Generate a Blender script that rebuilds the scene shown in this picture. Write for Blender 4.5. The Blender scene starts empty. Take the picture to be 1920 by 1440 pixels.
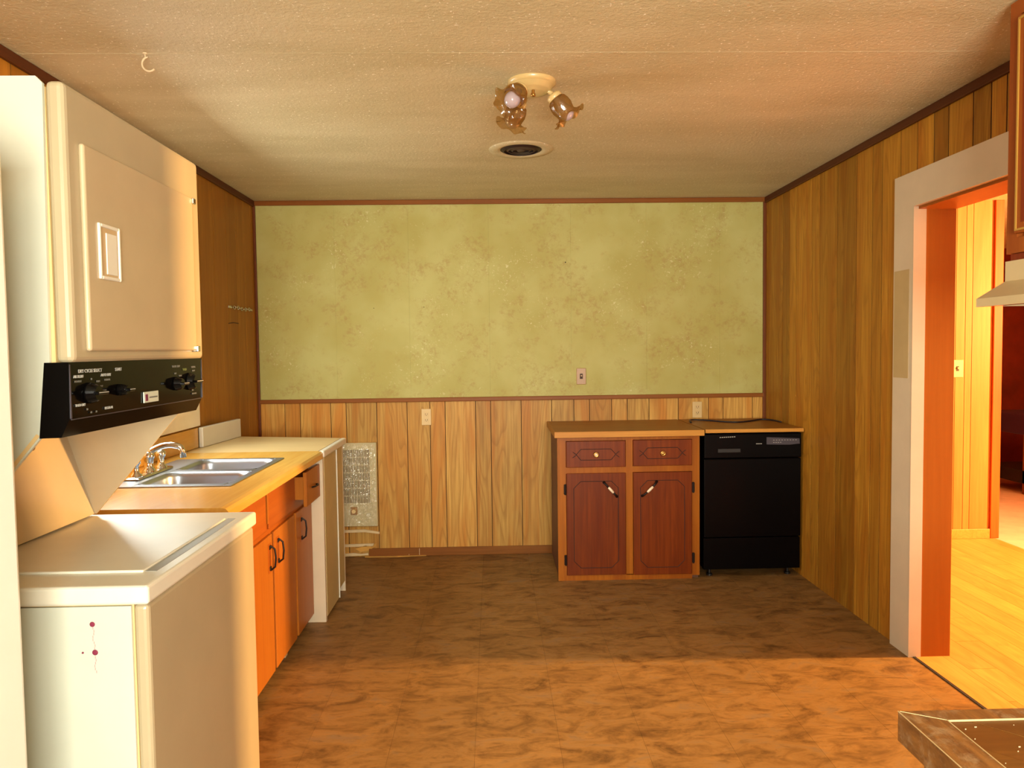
import bpy, bmesh, math, random
from mathutils import Matrix, Vector
C = bpy.context.scene.collection
SC = bpy.context.scene
rnd = random.Random(7)
PI = math.pi
# ------------------------------------------------------------------ camera
PITCH, YAW, ROLL, HC, FPX = .0473, .0251, -.0127, 1.4243, 1400.0
F = Vector((math.sin(YAW)*math.cos(PITCH), math.cos(YAW)*math.cos(PITCH), -math.sin(PITCH)))
R0 = Vector((math.cos(YAW), -math.sin(YAW), 0)); U0 = R0.cross(F)
Rv = R0*math.cos(ROLL)+U0*math.sin(ROLL); Uv = -R0*math.sin(ROLL)+U0*math.cos(ROLL)
cd = bpy.data.cameras.new('camera'); cam = bpy.data.objects.new('camera', cd); C.objects.link(cam)
cd.sensor_width = 36; cd.sensor_fit = 'HORIZONTAL'; cd.lens = FPX/1920*36; cd.clip_start = .02
m = Matrix((Rv, Uv, -F)).transposed().to_4x4(); m.translation = Vector((0, 0, HC)); cam.matrix_world = m
SC.camera = cam
# ------------------------------------------------------------------ world, lights, exposure
w = bpy.data.worlds.new('world'); SC.world = w; w.use_nodes = True
w.node_tree.nodes['Background'].inputs[0].default_value = (.75, .85, 1, 1)
w.node_tree.nodes['Background'].inputs[1].default_value = .5
SC.view_settings.view_transform = 'Standard'; SC.view_settings.look = 'None'
SC.view_settings.gamma = 1; SC.view_settings.use_curve_mapping = False
SC.view_settings.exposure = 0.0
def area(name, loc, direction, sx, sy, power, col):
    l = bpy.data.lights.new(name, 'AREA'); l.shape = 'RECTANGLE'; l.size = sx; l.size_y = sy
    l.energy = power; l.color = col
    o = bpy.data.objects.new(name, l); C.objects.link(o); o.location = loc
    o.rotation_euler = Vector(direction).to_track_quat('-Z', 'Y').to_euler(); return o
# flash stand-in at added rear window; daylight from sink and low living-room windows
area('flash_fill_rear', (.35, -1.52, 1.4), (0, 1, .22), 1.3, 1.1, 285, (1, .97, .82))
area('daylight_sink_window', (-1.76, 3.45, 1.72), (1, 0, -.75), .95, .8, 34, (.95, 1, .90))
area('daylight_living_window', (6.08, 3.15, 1.80), (-1, 0, -.12), .22, .70, 1050, (1, .57, .20))
# ------------------------------------------------------------------ helpers
D, XL, XR, H = 5.1347, -1.607, 1.89, 2.44
def s2l(c): return tuple(((v/255)/12.92 if v/255 <= .04045 else ((v/255+.055)/1.055)**2.4) for v in c)
def bx(bm, x0, x1, y0, y1, z0, z1, bev=0, seg=2):
    vs = [bm.verts.new((x, y, z)) for x in (x0, x1) for y in (y0, y1) for z in (z0, z1)]
    fs = [bm.faces.new([vs[i] for i in f]) for f in ((0,1,3,2),(4,6,7,5),(0,4,5,1),(2,3,7,6),(0,2,6,4),(1,5,7,3))]
    if bev:
        es = set(e for f in fs for e in f.edges)
        bmesh.ops.bevel(bm, geom=list(es), offset=bev, segments=seg, profile=.5, affect='EDGES')
def prism(bm, pts, axis, a0, a1):
    """extrude a 2-D outline; axis 'y' -> pts are (x,z); 'x' -> (y,z); 'z' -> (x,y)"""
    def P(p, a): return {'y': (p[0], a, p[1]), 'x': (a, p[0], p[1]), 'z': (p[0], p[1], a)}[axis]
    A = [bm.verts.new(P(p, a0)) for p in pts]; B = [bm.verts.new(P(p, a1)) for p in pts]
    bm.faces.new(A); bm.faces.new(B[::-1]); n = len(pts)
    for i in range(n): bm.faces.new([A[i], B[i], B[(i+1) % n], A[(i+1) % n]])
    bmesh.ops.recalc_face_normals(bm, faces=bm.faces)
def frame_of(d):
    d = d.normalized(); u = d.cross(Vector((0, 0, 1)));
    if u.length < 1e-3: u = Vector((1, 0, 0))
    u.normalize(); return u, u.cross(d).normalized()
def tube(bm, pts, r, n=10, cap=True):
    pts = [Vector(p) for p in pts]; rings = []; rr = r if isinstance(r, (list, tuple)) else [r]*len(pts)
    u = None
    for i, p in enumerate(pts):
        d = (pts[min(i+1, len(pts)-1)]-pts[max(i-1, 0)]).normalized()
        if u is None: u, v = frame_of(d)
        else: u = (u-d*u.dot(d)).normalized(); v = u.cross(d).normalized()
        rings.append([bm.verts.new(p+(u*math.cos(2*PI*k/n)+v*math.sin(2*PI*k/n))*rr[i]) for k in range(n)])
    for a, b in zip(rings, rings[1:]):
        for k in range(n): bm.faces.new([a[k], a[(k+1) % n], b[(k+1) % n], b[k]])
    if cap: bm.faces.new(rings[0][::-1]); bm.faces.new(rings[-1])
def lathe(bm, prof, origin=(0,0,0), axis=(0,0,1), n=28, ruffle=None):
    """prof: (radius, height along axis)"""
    ax = Vector(axis).normalized(); u, v = frame_of(ax); o = Vector(origin); rings = []
    for j, (r, h) in enumerate(prof):
        ring = []
        for k in range(n):
            a = 2*PI*k/n; q = r; hh = h
            if ruffle and j in ruffle:
                q = r*(1+ruffle[j]*math.cos(6*a)); hh = h-ruffle[j]*.06*math.cos(6*a+.6)
            ring.append(bm.verts.new(o+ax*hh+(u*math.cos(a)+v*math.sin(a))*q))
        rings.append(ring)
    for a, b in zip(rings, rings[1:]):
        for k in range(n): bm.faces.new([a[k], a[(k+1) % n], b[(k+1) % n], b[k]])
    if prof[0][0] < .0015: bmesh.ops.contextual_create(bm, geom=rings[0])
    if prof[-1][0] < .0015: bmesh.ops.contextual_create(bm, geom=rings[-1])
    bmesh.ops.recalc_face_normals(bm, faces=bm.faces)
def BM(): return bmesh.new()
def obj(name, bm, mat, parent=None, smooth=False, **kw):
    me = bpy.data.meshes.new(name); bm.normal_update(); bm.to_mesh(me); bm.free()
    if smooth:
        for p in me.polygons: p.use_smooth = True
    o = bpy.data.objects.new(name, me); C.objects.link(o)
    if mat: me.materials.append(mat)
    if parent:
        o.parent = parent; o.matrix_parent_inverse = parent.matrix_basis.inverted()
    for k, v in kw.items(): o[k] = v
    return o
def box(name, b, mat, parent=None, bev=0, seg=2, **kw):
    bm = BM(); bx(bm, *b, bev, seg); return obj(name, bm, mat, parent, **kw)
def thing(name, label, cat, loc, group=None):
    o = bpy.data.objects.new(name, None); o.empty_display_size = .1; C.objects.link(o); o.location = loc
    o['label'] = label; o['category'] = cat
    if group: o['group'] = group
    return o
def tag(o, label, cat, group=None):
    o['label'] = label; o['category'] = cat
    if group: o['group'] = group
    return o
def text(name, s, size, M, mat, parent, depth=.0004):
    cu = bpy.data.curves.new(name, 'FONT'); cu.body = s; cu.size = size; cu.extrude = depth; cu.align_x = 'CENTER'
    t = bpy.data.objects.new(name, cu); C.objects.link(t)
    dg = bpy.context.evaluated_depsgraph_get(); me = bpy.data.meshes.new_from_object(t.evaluated_get(dg))
    bpy.data.objects.remove(t); o = bpy.data.objects.new(name, me); C.objects.link(o); me.transform(M)
    me.materials.clear(); me.materials.append(mat); o.parent = parent; o.matrix_parent_inverse = parent.matrix_basis.inverted(); return o
# ------------------------------------------------------------------ materials
class NT:
    def __init__(s, name):
        s.m = bpy.data.materials.new(name); s.m.use_nodes = True; s.t = s.m.node_tree; s.b = s.t.nodes['Principled BSDF']
    def n(s, ty, **kw):
        x = s.t.nodes.new(ty)
        for k, v in kw.items():
            if k in x.inputs.keys() if isinstance(k, str) else False: x.inputs[k].default_value = v
            else: setattr(x, k, v)
        return x
    def l(s, a, b): s.t.links.new(a, b)
    def coord(s, scale, rot=(0,0,0), rand=0.0):
        tc = s.n('ShaderNodeTexCoord'); mp = s.n('ShaderNodeMapping')
        mp.inputs['Scale'].default_value = scale; mp.inputs['Rotation'].default_value = rot
        s.l(tc.outputs['Object'], mp.inputs['Vector'])
        if rand:
            oi = s.n('ShaderNodeObjectInfo'); mu = s.n('ShaderNodeMath', operation='MULTIPLY'); mu.inputs[1].default_value = rand
            cx = s.n('ShaderNodeCombineXYZ'); s.l(oi.outputs['Random'], mu.inputs[0])
            for i in range(3): s.l(mu.outputs[0], cx.inputs[i])
            s.l(cx.outputs[0], mp.inputs['Location'])
        return mp.outputs[0]
    def noise(s, vec, scale=1, detail=4, rough=.5, dist=0):
        x = s.n('ShaderNodeTexNoise'); x.inputs['Scale'].default_value = scale; x.inputs['Detail'].default_value = detail
        x.inputs['Roughness'].default_value = rough; x.inputs['Distortion'].default_value = dist; s.l(vec, x.inputs['Vector']); return x.outputs['Fac']
    def ramp(s, fac, stops):
        x = s.n('ShaderNodeValToRGB'); e = x.color_ramp.elements
        while len(e) < len(stops): e.new(.5)
        for i, (p, c) in enumerate(stops): e[i].position = p; e[i].color = (c, c, c, 1) if isinstance(c, (int, float)) else (*c, 1)
        s.l(fac, x.inputs[0]); return x.outputs[0]
    def mix(s, a, b, fac, mode='MIX'):
        x = s.n('ShaderNodeMix', data_type='RGBA', blend_type=mode)
        for sock, v in ((x.inputs[6], a), (x.inputs[7], b), (x.inputs[0], fac)):
            if isinstance(v, tuple): sock.default_value = (*v, 1)
            elif isinstance(v, (int, float)): sock.default_value = v
            else: s.l(v, sock)
        return x.outputs[2]
    def bump(s, h, strength=.3, dist=.002):
        x = s.n('ShaderNodeBump'); x.inputs['Strength'].default_value = strength; x.inputs['Distance'].default_value = dist
        s.l(h, x.inputs['Height']); s.l(x.outputs[0], s.b.inputs['Normal'])
    def base(s, v, rough=.5, metal=0, spec=.5, coat=0):
        if isinstance(v, tuple): s.b.inputs['Base Color'].default_value = (*v, 1)
        else: s.l(v, s.b.inputs['Base Color'])
        s.b.inputs['Roughness'].default_value = rough; s.b.inputs['Metallic'].default_value = metal
        s.b.inputs['Specular IOR Level'].default_value = spec; s.b.inputs['Coat Weight'].default_value = coat
        return s.m
def paint(name, c, rough=.45, metal=0, mottled=.06, spec=.5, coat=0, bump=0):
    t = NT(name); c = s2l(c); n = t.noise(t.coord((3, 3, 3)), 2, 5, .6)
    col = t.mix(tuple(v*(1-mottled) for v in c), tuple(min(1, v*(1+mottled)) for v in c), t.ramp(n, [(.3, 0), (.7, 1)]))
    if bump: t.bump(t.noise(t.coord((1, 1, 1)), 350, 2), bump, .0006)
    return t.base(col, rough, metal, spec, coat)
def wood(name, light, dark, red=None, axis='z', rough=.42, fine=1.0, rand=9.0, tone=.18, spec=.18, contrast=1.0, wave=1.0, rot=(0,0,0)):
    t = NT(name); light, dark = s2l(light), s2l(dark); red = s2l(red) if red else dark
    long = {'x': 0, 'y': 1, 'z': 2}[axis]
    def sc(a, b): v = [a*fine]*3; v[long] = b*fine; return tuple(v)
    f1 = t.ramp(t.noise(t.coord(sc(60, 2.2), rot, rand), 1, 5, .65, .3), [(.35, 0), (.68, 1)])
    f2 = t.ramp(t.noise(t.coord(sc(9, 1.0), rot, rand), 1, 3, .5, .8), [(.42, 0), (.66, 1)])
    wv = t.n('ShaderNodeTexNoise'); t.l(t.coord(sc(7, .75), rot, rand), wv.inputs['Vector']); wv.inputs['Scale'].default_value = 1; wv.inputs['Detail'].default_value = 1
    mu = t.n('ShaderNodeMath', operation='MULTIPLY'); mu.inputs[1].default_value = 16; t.l(wv.outputs['Fac'], mu.inputs[0])
    fr = t.n('ShaderNodeMath', operation='FRACT'); t.l(mu.outputs[0], fr.inputs[0])
    cath = t.ramp(fr.outputs[0], [(.0, 1), (.12, .2), (.6, 0), (1, .9)])
    col = t.mix(light, dark, f1); 
    c1 = t.n('ShaderNodeMath', operation='MULTIPLY'); t.l(f1, c1.inputs[0]); c1.inputs[1].default_value = .45*contrast
    col = t.mix(light, dark, c1.outputs[0])
    c2 = t.n('ShaderNodeMath', operation='MULTIPLY'); t.l(f2, c2.inputs[0]); c2.inputs[1].default_value = .6*contrast
    col = t.mix(col, red, c2.outputs[0])
    c3 = t.n('ShaderNodeMath', operation='MULTIPLY'); t.l(cath, c3.inputs[0]); c3.inputs[1].default_value = .35*contrast*wave
    col = t.mix(col, dark, c3.outputs[0])
    if tone:
        oi = t.n('ShaderNodeObjectInfo'); tn = t.ramp(oi.outputs['Random'], [(0, 1-tone), (1, 1+tone*.6)])
        col = t.mix(col, tn, 1.0, 'MULTIPLY')
    t.bump(f1, .15, .0005)
    return t.base(col, rough, 0, spec)
M = {}
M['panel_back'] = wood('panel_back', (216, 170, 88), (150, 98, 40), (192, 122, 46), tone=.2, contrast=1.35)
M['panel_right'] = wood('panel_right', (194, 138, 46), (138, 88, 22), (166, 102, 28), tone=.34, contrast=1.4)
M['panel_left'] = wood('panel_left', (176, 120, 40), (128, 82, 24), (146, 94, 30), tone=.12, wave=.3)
M['panel_hall'] = wood('panel_hall', (206, 134, 70), (180, 104, 46), (192, 112, 52), tone=.1, wave=.3)
M['groove'] = paint('groove', (34, 18, 8), .9)
M['trim'] = wood('trim', (114, 60, 24), (80, 36, 12), (100, 48, 18), tone=.05, wave=.2)
M['trim_h'] = wood('trim_h', (142, 84, 32), (104, 56, 18), (124, 66, 22), axis='x', tone=.05, wave=.2)
M['crown'] = wood('crown', (92, 48, 22), (60, 30, 14), (76, 38, 16), axis='y', tone=.05, wave=.2)
M['base_wood'] = wood('base_wood', (138, 84, 30), (98, 54, 18), (122, 68, 22), axis='x', tone=.05, wave=.2)
# wallpaper
t = NT('wallpaper'); co = t.coord((1, 1, 1), rand=.0)
base = t.mix(s2l((186, 180, 110)), s2l((174, 163, 88)), t.ramp(t.noise(co, 3.2, 3, .5), [(.35, 0), (.65, 1)]))
leaf = t.ramp(t.noise(co, 34, 4, .75, .4), [(.44, 0), (.62, 1)]); clump = t.ramp(t.noise(t.coord((1, 1, 1.1)), 6.5, 4, .65, .2), [(.46, 0), (.62, 1)])
lf = t.n('ShaderNodeMath', operation='MULTIPLY'); t.l(leaf, lf.inputs[0]); t.l(clump, lf.inputs[1])
l2 = t.n('ShaderNodeMath', operation='MULTIPLY'); t.l(lf.outputs[0], l2.inputs[0]); l2.inputs[1].default_value = .42
col = t.mix(base, s2l((158, 118, 62)), l2.outputs[0])
speck = t.ramp(t.noise(co, 60, 2, .6, .8), [(.60, 0), (.70, .8)]); cl2 = t.ramp(t.noise(co, 3.6, 3, .6), [(.50, 0), (.64, .8)])
sp = t.n('ShaderNodeMath', operation='MULTIPLY'); t.l(speck, sp.inputs[0]); t.l(cl2, sp.inputs[1])
col = t.mix(col, s2l((222, 218, 168)), sp.outputs[0])
t.bump(t.noise(t.coord((260, 260, 24)), 1, 2), .25, .0006); M['wallpaper'] = t.base(col, .6, 0, .35)
# ceiling
t = NT('ceiling_texture'); co = t.coord((1, 1, 1)); n1 = t.noise(co, 70, 4, .7)
col = t.mix(s2l((208, 196, 158)), s2l((192, 179, 138)), t.ramp(t.noise(t.coord((.6, 2.2, 1)), 2.2, 4, .6), [(.35, 0), (.7, 1)]))
col = t.mix(col, s2l((250, 244, 224)), t.ramp(t.noise(co, 95, 2, .5), [(.66, 0), (.72, 1)]))
t.bump(n1, .75, .006); M['ceiling'] = t.base(col, .55, 0, .5)
# floor tiles
t = NT('vinyl_tile'); rot = (0, 0, -.5); co = t.coord((1, 2.0, 1), rot)
big = t.noise(co, 5.5, 6, .68, .9); fine_ = t.noise(t.coord((1, 2.6, 1), rot), 17, 5, .65, .7)
col = t.ramp(big, [(.32, s2l((96, 66, 32))), (.46, s2l((130, 94, 50))), (.56, s2l((146, 108, 60))), (.70, s2l((130, 104, 74)))])
col = t.mix(col, s2l((84, 56, 30)), t.ramp(fine_, [(.53, 0), (.74, .6)]))
col = t.mix(col, s2l((164, 120, 62)), t.ramp(t.noise(t.coord((1, 2.8, 1), rot), 11, 4, .6, .9), [(.56, 0), (.74, .55)]))
oi = t.n('ShaderNodeObjectInfo'); col = t.mix(col, t.ramp(oi.outputs['Random'], [(0, .93), (1, 1.05)]), 1.0, 'MULTIPLY')
t.bump(fine_, .15, .001); M['tile'] = t.base(col, .5, 0, .3)
M['subfloor'] = paint('subfloor', (70, 46, 30), .8)
M['hall_floor'] = wood('hall_floor', (226, 158, 84), (184, 116, 52), (204, 132, 62), axis='y', tone=.12, rough=.35)
M['carpet'] = paint('carpet', (226, 178, 160), .95, mottled=.12, bump=.5)
M['white_gloss'] = paint('white_gloss', (192, 196, 182), .28, mottled=.03, coat=.3)
M['white_top'] = paint('white_top', (216, 212, 196), .34, mottled=.04, coat=.0)
M['cream'] = paint('cream', (212, 182, 128), .3, mottled=.04, coat=.2)
M['recess'] = paint('recess', (150, 150, 144), .5)
M['fridge_white'] = paint('fridge_white', (238, 240, 230), .3, mottled=.02, coat=.3)
M['shell'] = paint('shell', (170, 156, 126), .34, mottled=.04, coat=.15)
M['almond'] = paint('almond', (180, 162, 130), .35, mottled=.05, coat=.2)
M['almond_dark'] = paint('almond_dark', (190, 164, 124), .35, mottled=.05)
M['black'] = paint('black', (7, 6, 6), .12, mottled=.1, spec=.16)
M['black_matt'] = paint('black_matt', (20, 16, 15), .5, mottled=.1)
M['dw_black'] = paint('dw_black', (4, 3, 4), .3, mottled=.1, spec=.12)
M['dw_grey'] = paint('dw_grey', (64, 58, 66), .4, mottled=.25)
M['grey_print'] = paint('grey_print', (170, 168, 160), .6)
M['print_dim'] = paint('print_dim', (104, 102, 92), .6)
M['green_print'] = paint('green_print', (92, 100, 48), .6)
M['badge'] = paint('badge', (196, 206, 190), .4)
M['purple'] = paint('purple', (110, 30, 70), .5)
M['chrome'] = paint('chrome', (216, 216, 214), .08, metal=1, mottled=.01)
t = NT('steel'); t.bump(t.noise(t.coord((200, 8, 8)), 1, 2), .06, .0005); M['steel'] = t.base(s2l((172, 182, 196)), .34, 1)
M['dark_iron'] = paint('dark_iron', (40, 30, 26), .45, metal=.6)
M['brass'] = paint('brass', (176, 130, 66), .3, metal=.9)
M['ceramic'] = paint('ceramic', (232, 214, 184), .2)
M['grime'] = paint('grime', (70, 50, 60), .6)
M['counter'] = wood('counter', (212, 168, 82), (184, 130, 54), (200, 146, 60), axis='y', tone=0, rough=.26, spec=.5, wave=.5, rand=0)
M['counter_pale'] = wood('counter_pale', (214, 190, 140), (190, 158, 104), (202, 172, 120), axis='x', tone=0, rough=.35, wave=.4, rand=0)
M['counter_edge_lit'] = wood('counter_edge_lit', (206, 148, 66), (168, 108, 42), (186, 124, 50), axis='x', tone=0, rough=.4, wave=.5, rand=0)  # lighter copy of the dark top: light on the front edges painted in
M['counter_dark'] = wood('counter_dark', (160, 108, 44), (122, 76, 26), (140, 88, 32), axis='x', tone=0, rough=.4, wave=.5, rand=0)
M['orange_wood'] = wood('orange_wood', (172, 104, 34), (138, 72, 20), (156, 86, 26), tone=.06, rough=.34, wave=.25, contrast=.8)
M['orange_wood_h'] = wood('orange_wood_h', (166, 90, 28), (130, 60, 16), (148, 72, 20), axis='y', tone=.06, rough=.34, wave=.25, contrast=.8)
M['cab_red'] = wood('cab_red', (128, 56, 10), (66, 22, 4), (98, 36, 6), tone=.1, rough=.36, wave=.3, contrast=1.1)
M['cab_frame'] = wood('cab_frame', (168, 98, 22), (112, 56, 10), (132, 64, 12), tone=.08, rough=.38, wave=.3)
M['cab_side'] = paint('cab_side', (98, 62, 42), .6, mottled=.2)
M['routed'] = paint('routed', (46, 18, 8), .7)
M['oak_upper'] = wood('oak_upper', (158, 84, 30), (116, 52, 18), (138, 62, 22), tone=.05, rough=.36, wave=.3)
M['oak_inner'] = wood('oak_inner', (136, 54, 20), (92, 30, 12), (110, 38, 14), tone=.05, wave=.3)
M['gilt'] = paint('gilt', (176, 132, 52), .4)
M['hood'] = paint('hood', (196, 176, 134), .4, mottled=.05)
M['hood_dark'] = paint('hood_dark', (48, 36, 30), .6)
M['casing'] = paint('casing', (206, 188, 160), .5, mottled=.04, bump=.15)
M['casing_patch'] = paint('casing_patch', (184, 158, 108), .7)
M['jamb'] = wood('jamb', (156, 88, 26), (126, 66, 16), (138, 74, 20), tone=0, wave=.15, contrast=.5)
M['door_edge'] = wood('door_edge', (212, 96, 34), (170, 60, 18), (190, 74, 24), tone=0, wave=.15)
M['dark_red'] = paint('dark_red', (120, 34, 14), .7, mottled=.2)
M['plate_brown'] = paint('plate_brown', (170, 126, 76), .35)
M['plate_ivory'] = paint('plate_ivory', (214, 182, 124), .4)
M['slot'] = paint('slot', (60, 40, 26), .7)
M['heater'] = paint('heater', (204, 190, 150), .45, mottled=.08)
M['olive_beige'] = paint('olive_beige', (188, 168, 116), .45, mottled=.08)
M['grille'] = paint('grille', (220, 206, 168), .4)
M['grille_back'] = paint('grille_back', (74, 58, 40), .8)
M['torn'] = paint('torn', (206, 182, 140), .8, mottled=.2)
M['foam'] = paint('foam', (190, 140, 64), .9, mottled=.3)
M['worn'] = None
t = NT('worn_wood')
w1 = t.noise(t.coord((30, 30, 30)), 1, 6, .7, .6); w2 = t.noise(t.coord((60, 8, 30), (0, 0, .35)), 1, 5, .7)
col = t.mix(s2l((148, 102, 52)), s2l((104, 68, 36)), t.ramp(w2, [(.35, 0), (.65, 1)]))
col = t.mix(col, s2l((166, 142, 108)), t.ramp(w1, [(.48, 0), (.70, .85)]))
t.bump(w1, .3, .001); M['worn'] = t.base(col, .42, 0, .4)
M['worn_board'] = wood('worn_board', (126, 82, 34), (86, 52, 22), (108, 64, 26), axis='x', tone=.12, rough=.4, rot=(0, 0, .45), wave=.4)
M['pale_wood'] = paint('pale_wood', (200, 176, 128), .6, mottled=.15)
M['cord'] = paint('cord', (26, 20, 30), .45)
M['canopy'] = paint('canopy', (200, 172, 114), .35, coat=.3)
M['vent'] = paint('vent', (214, 194, 158), .5)
M['vent_dark'] = paint('vent_dark', (40, 22, 18), .6)
M['bulb'] = paint('bulb', (172, 156, 160), .12, coat=.5, mottled=.01)
M['rust'] = paint('rust', (120, 30, 60), .6)
M['rust_stain'] = paint('rust_stain', (176, 140, 140), .6)
M['purple_top'] = paint('purple_top', (70, 48, 92), .4)
M['window_frame'] = paint('window_frame', (236, 232, 214), .4)
def sheer(name, tint, a_trans, rough, bump=0, diff=None, scale=30):
    t = NT(name); T = t.t; T.nodes.remove(t.b); out = T.nodes['Material Output']
    tr = t.n('ShaderNodeBsdfTransparent'); tr.inputs[0].default_value = (*tint, 1)
    gl = t.n('ShaderNodeBsdfGlossy'); gl.inputs['Roughness'].default_value = rough
    fr = t.n('ShaderNodeMixShader'); fr.inputs[0].default_value = a_trans; t.l(tr.outputs[0], fr.inputs[1])
    last = gl
    if bump:
        b = t.n('ShaderNodeBump'); b.inputs['Strength'].default_value = bump; b.inputs['Distance'].default_value = .01
        t.l(t.noise(t.coord((1, 1, 1)), scale, 3, .6, 1.5), b.inputs['Height']); t.l(b.outputs[0], gl.inputs['Normal'])
    if diff:
        df = t.n('ShaderNodeBsdfTranslucent'); df.inputs[0].default_value = (*diff, 1)
        d2 = t.n('ShaderNodeBsdfDiffuse'); d2.inputs[0].default_value = (*diff, 1)
        a1 = t.n('ShaderNodeMixShader'); a1.inputs[0].default_value = .5; t.l(df.outputs[0], a1.inputs[1]); t.l(d2.outputs[0], a1.inputs[2])
        mx = t.n('ShaderNodeMixShader'); mx.inputs[0].default_value = .25; t.l(a1.outputs[0], mx.inputs[1]); t.l(gl.outputs[0], mx.inputs[2]); last = mx
    t.l(last.outputs[0], fr.inputs[2]); t.l(fr.outputs[0], out.inputs[0]); return t.m
M['pane'] = sheer('pane', (1, 1, 1), .06, .02)
M['film'] = sheer('film', (.97, .96, .92), .13, .1, 1.0, scale=26)
M['amber'] = sheer('amber', s2l((232, 204, 150)), .42, .15, .2, s2l((150, 116, 62)))
# ------------------------------------------------------------------ setting: kitchen shell
S = dict(kind='structure')
YR = -1.4      # inner face of the wall behind the camera
floor = box('floor', (XL-.1, XR+.0, YR-.1, D+.1, -.06, -.0012), M['subfloor'], **S)
TS = .3048
proto_t = None
for i in range(12):
    for j in range(15):
        x0 = XL+i*TS; x1 = min(XR, x0+TS); y1 = D-j*TS; y0 = y1-TS
        if x0 > XR-.01: continue
        o = box('tile', (x0+.0004, x1-.0004, y0+.0004, y1-.0004, -.002, 0), M['tile'], floor)
obj_ = box('tile', (XL, XR, YR, D-15*TS-.001, -.002, 0), M['tile'], floor)
ceiling = box('ceiling', (XL-.1, XR+.005, YR-.1, D+.1, H, H+.06), M['ceiling'], **S)
for yy in (2.62,):
    box('ceiling_seam', (XL, XR, yy-.008, yy+.008, H-.0005, H), M['ceiling'], ceiling)
# back wall
wb = box('wall_back', (XL-.1, XR+.17, D+.008, D+.1, 0, H), M['groove'], **S)
xb = [XL, -1.428, -1.325, -1.116, -1.011, -.803, -.595, -.438, -.334, -.125, -.020, .190, .400, .555, .662, .817, .925, 1.077, 1.281, 1.492, 1.594, 1.800, XR]
for a, b in zip(xb, xb[1:]): box('plank', (a+.0022, b-.0022, D, D+.009, .0, 1.082), M['panel_back'], wb)
wp = [XL, -1.066, -.566, -.020, .541, 1.062, 1.57, XR]
for a, b in zip(wp, wp[1:]): box('wallpaper_strip', (a+.0002, b-.0002, D, D+.009, 1.082, H), M['wallpaper'], wb)
n = box('trim_1', (XL, XR, D-.016, D, 1.068, 1.096), M['trim_h'], bev=.004, **S)
box('trim_2', (XL, XR, D-.014, D, 2.408, H), M['trim_h'], bev=.004, **S)
box('trim_3', (XL, XL+.018, D-.018, D, 0, 2.41), M['trim'], bev=.004, **S)
box('trim_4', (XR-.022, XR, D-.018, D, 0, 2.41), M['trim'], bev=.004, **S)
bb = box('baseboard_back', (-.875, .40, D-.014, D, 0, .056), M['base_wood'], bev=.003, **S)
bm = BM(); bx(bm, -.528, -.525, D-.0152, D-.0138, .004, .052); bx(bm, -.60, -.5975, D-.0152, D-.0138, .004, .014)
obj('paint_drip', bm, M['torn'], bb)
# left wall with the sink window
wl = obj('wall_left', (lambda b: (bx(b, XL-.1, XL-.0022, YR-.1, 2.95, 0, H), bx(b, XL-.1, XL-.0022, 3.97, D+.1, 0, H), bx(b, XL-.1, XL-.0022, 2.95, 3.97, 0, 1.13), bx(b, XL-.1, XL-.0022, 2.95, 3.97, 2.05, H), b)[-1])(BM()), M['groove'], **S)
yl = [D, 5.072, 4.932, 4.781, 4.605, 4.395, 4.189, 3.97, 3.76, 3.60, 3.45, 3.29, 3.10, 2.95, 2.79, 2.60, 2.45, 2.24, 2.08, 1.90, 1.72, 1.52, 1.36, 1.2, 1.0, .8, .6, .4, .2, 0, -.25, -.5, -.75, -1.0, -1.2, YR]
for b, a in zip(yl, yl[1:]):
    if a >= 2.949 and b <= 3.971:
        box('plank', (XL-.003, XL, a+.0028, b-.0028, 0, 1.13), M['panel_left'], wl); box('plank', (XL-.003, XL, a+.0028, b-.0028, 2.05, H), M['panel_left'], wl)
    else: box('plank', (XL-.003, XL, a+.0028, b-.0028, 0, H), M['panel_left'], wl)
w1 = obj('window_1', (lambda b: (bx(b, XL, XL+.018, 2.85, 2.95, 1.03, 2.15), bx(b, XL, XL+.018, 3.97, 4.07, 1.03, 2.15), bx(b, XL, XL+.018, 2.95, 3.97, 2.05, 2.15), bx(b, XL, XL+.018, 2.95, 3.97, 1.03, 1.105), bx(b, XL-.1, XL+.04, 2.93, 3.99, 1.105, 1.13), b)[-1])(BM()), M['window_frame'], **S)
bm = BM()
for q in ((2.95, 2.985, 1.13, 2.05), (3.935, 3.97, 1.13, 2.05), (2.985, 3.935, 1.13, 1.17), (2.985, 3.935, 2.01, 2.05), (2.985, 3.935, 1.575, 1.61)): bx(bm, XL-.075, XL-.04, *q)
obj('window_sash', bm, M['window_frame'], w1)
box('pane', (XL-.060, XL-.056, 2.985, 3.935, 1.17, 1.575), M['pane'], w1); box('pane', (XL-.060, XL-.056, 2.985, 3.935, 1.61, 2.01), M['pane'], w1)
box('trim_5', (XL, XL+.016, YR, D-.014, 2.400, H), M['crown'], bev=.004, **S)
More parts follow.
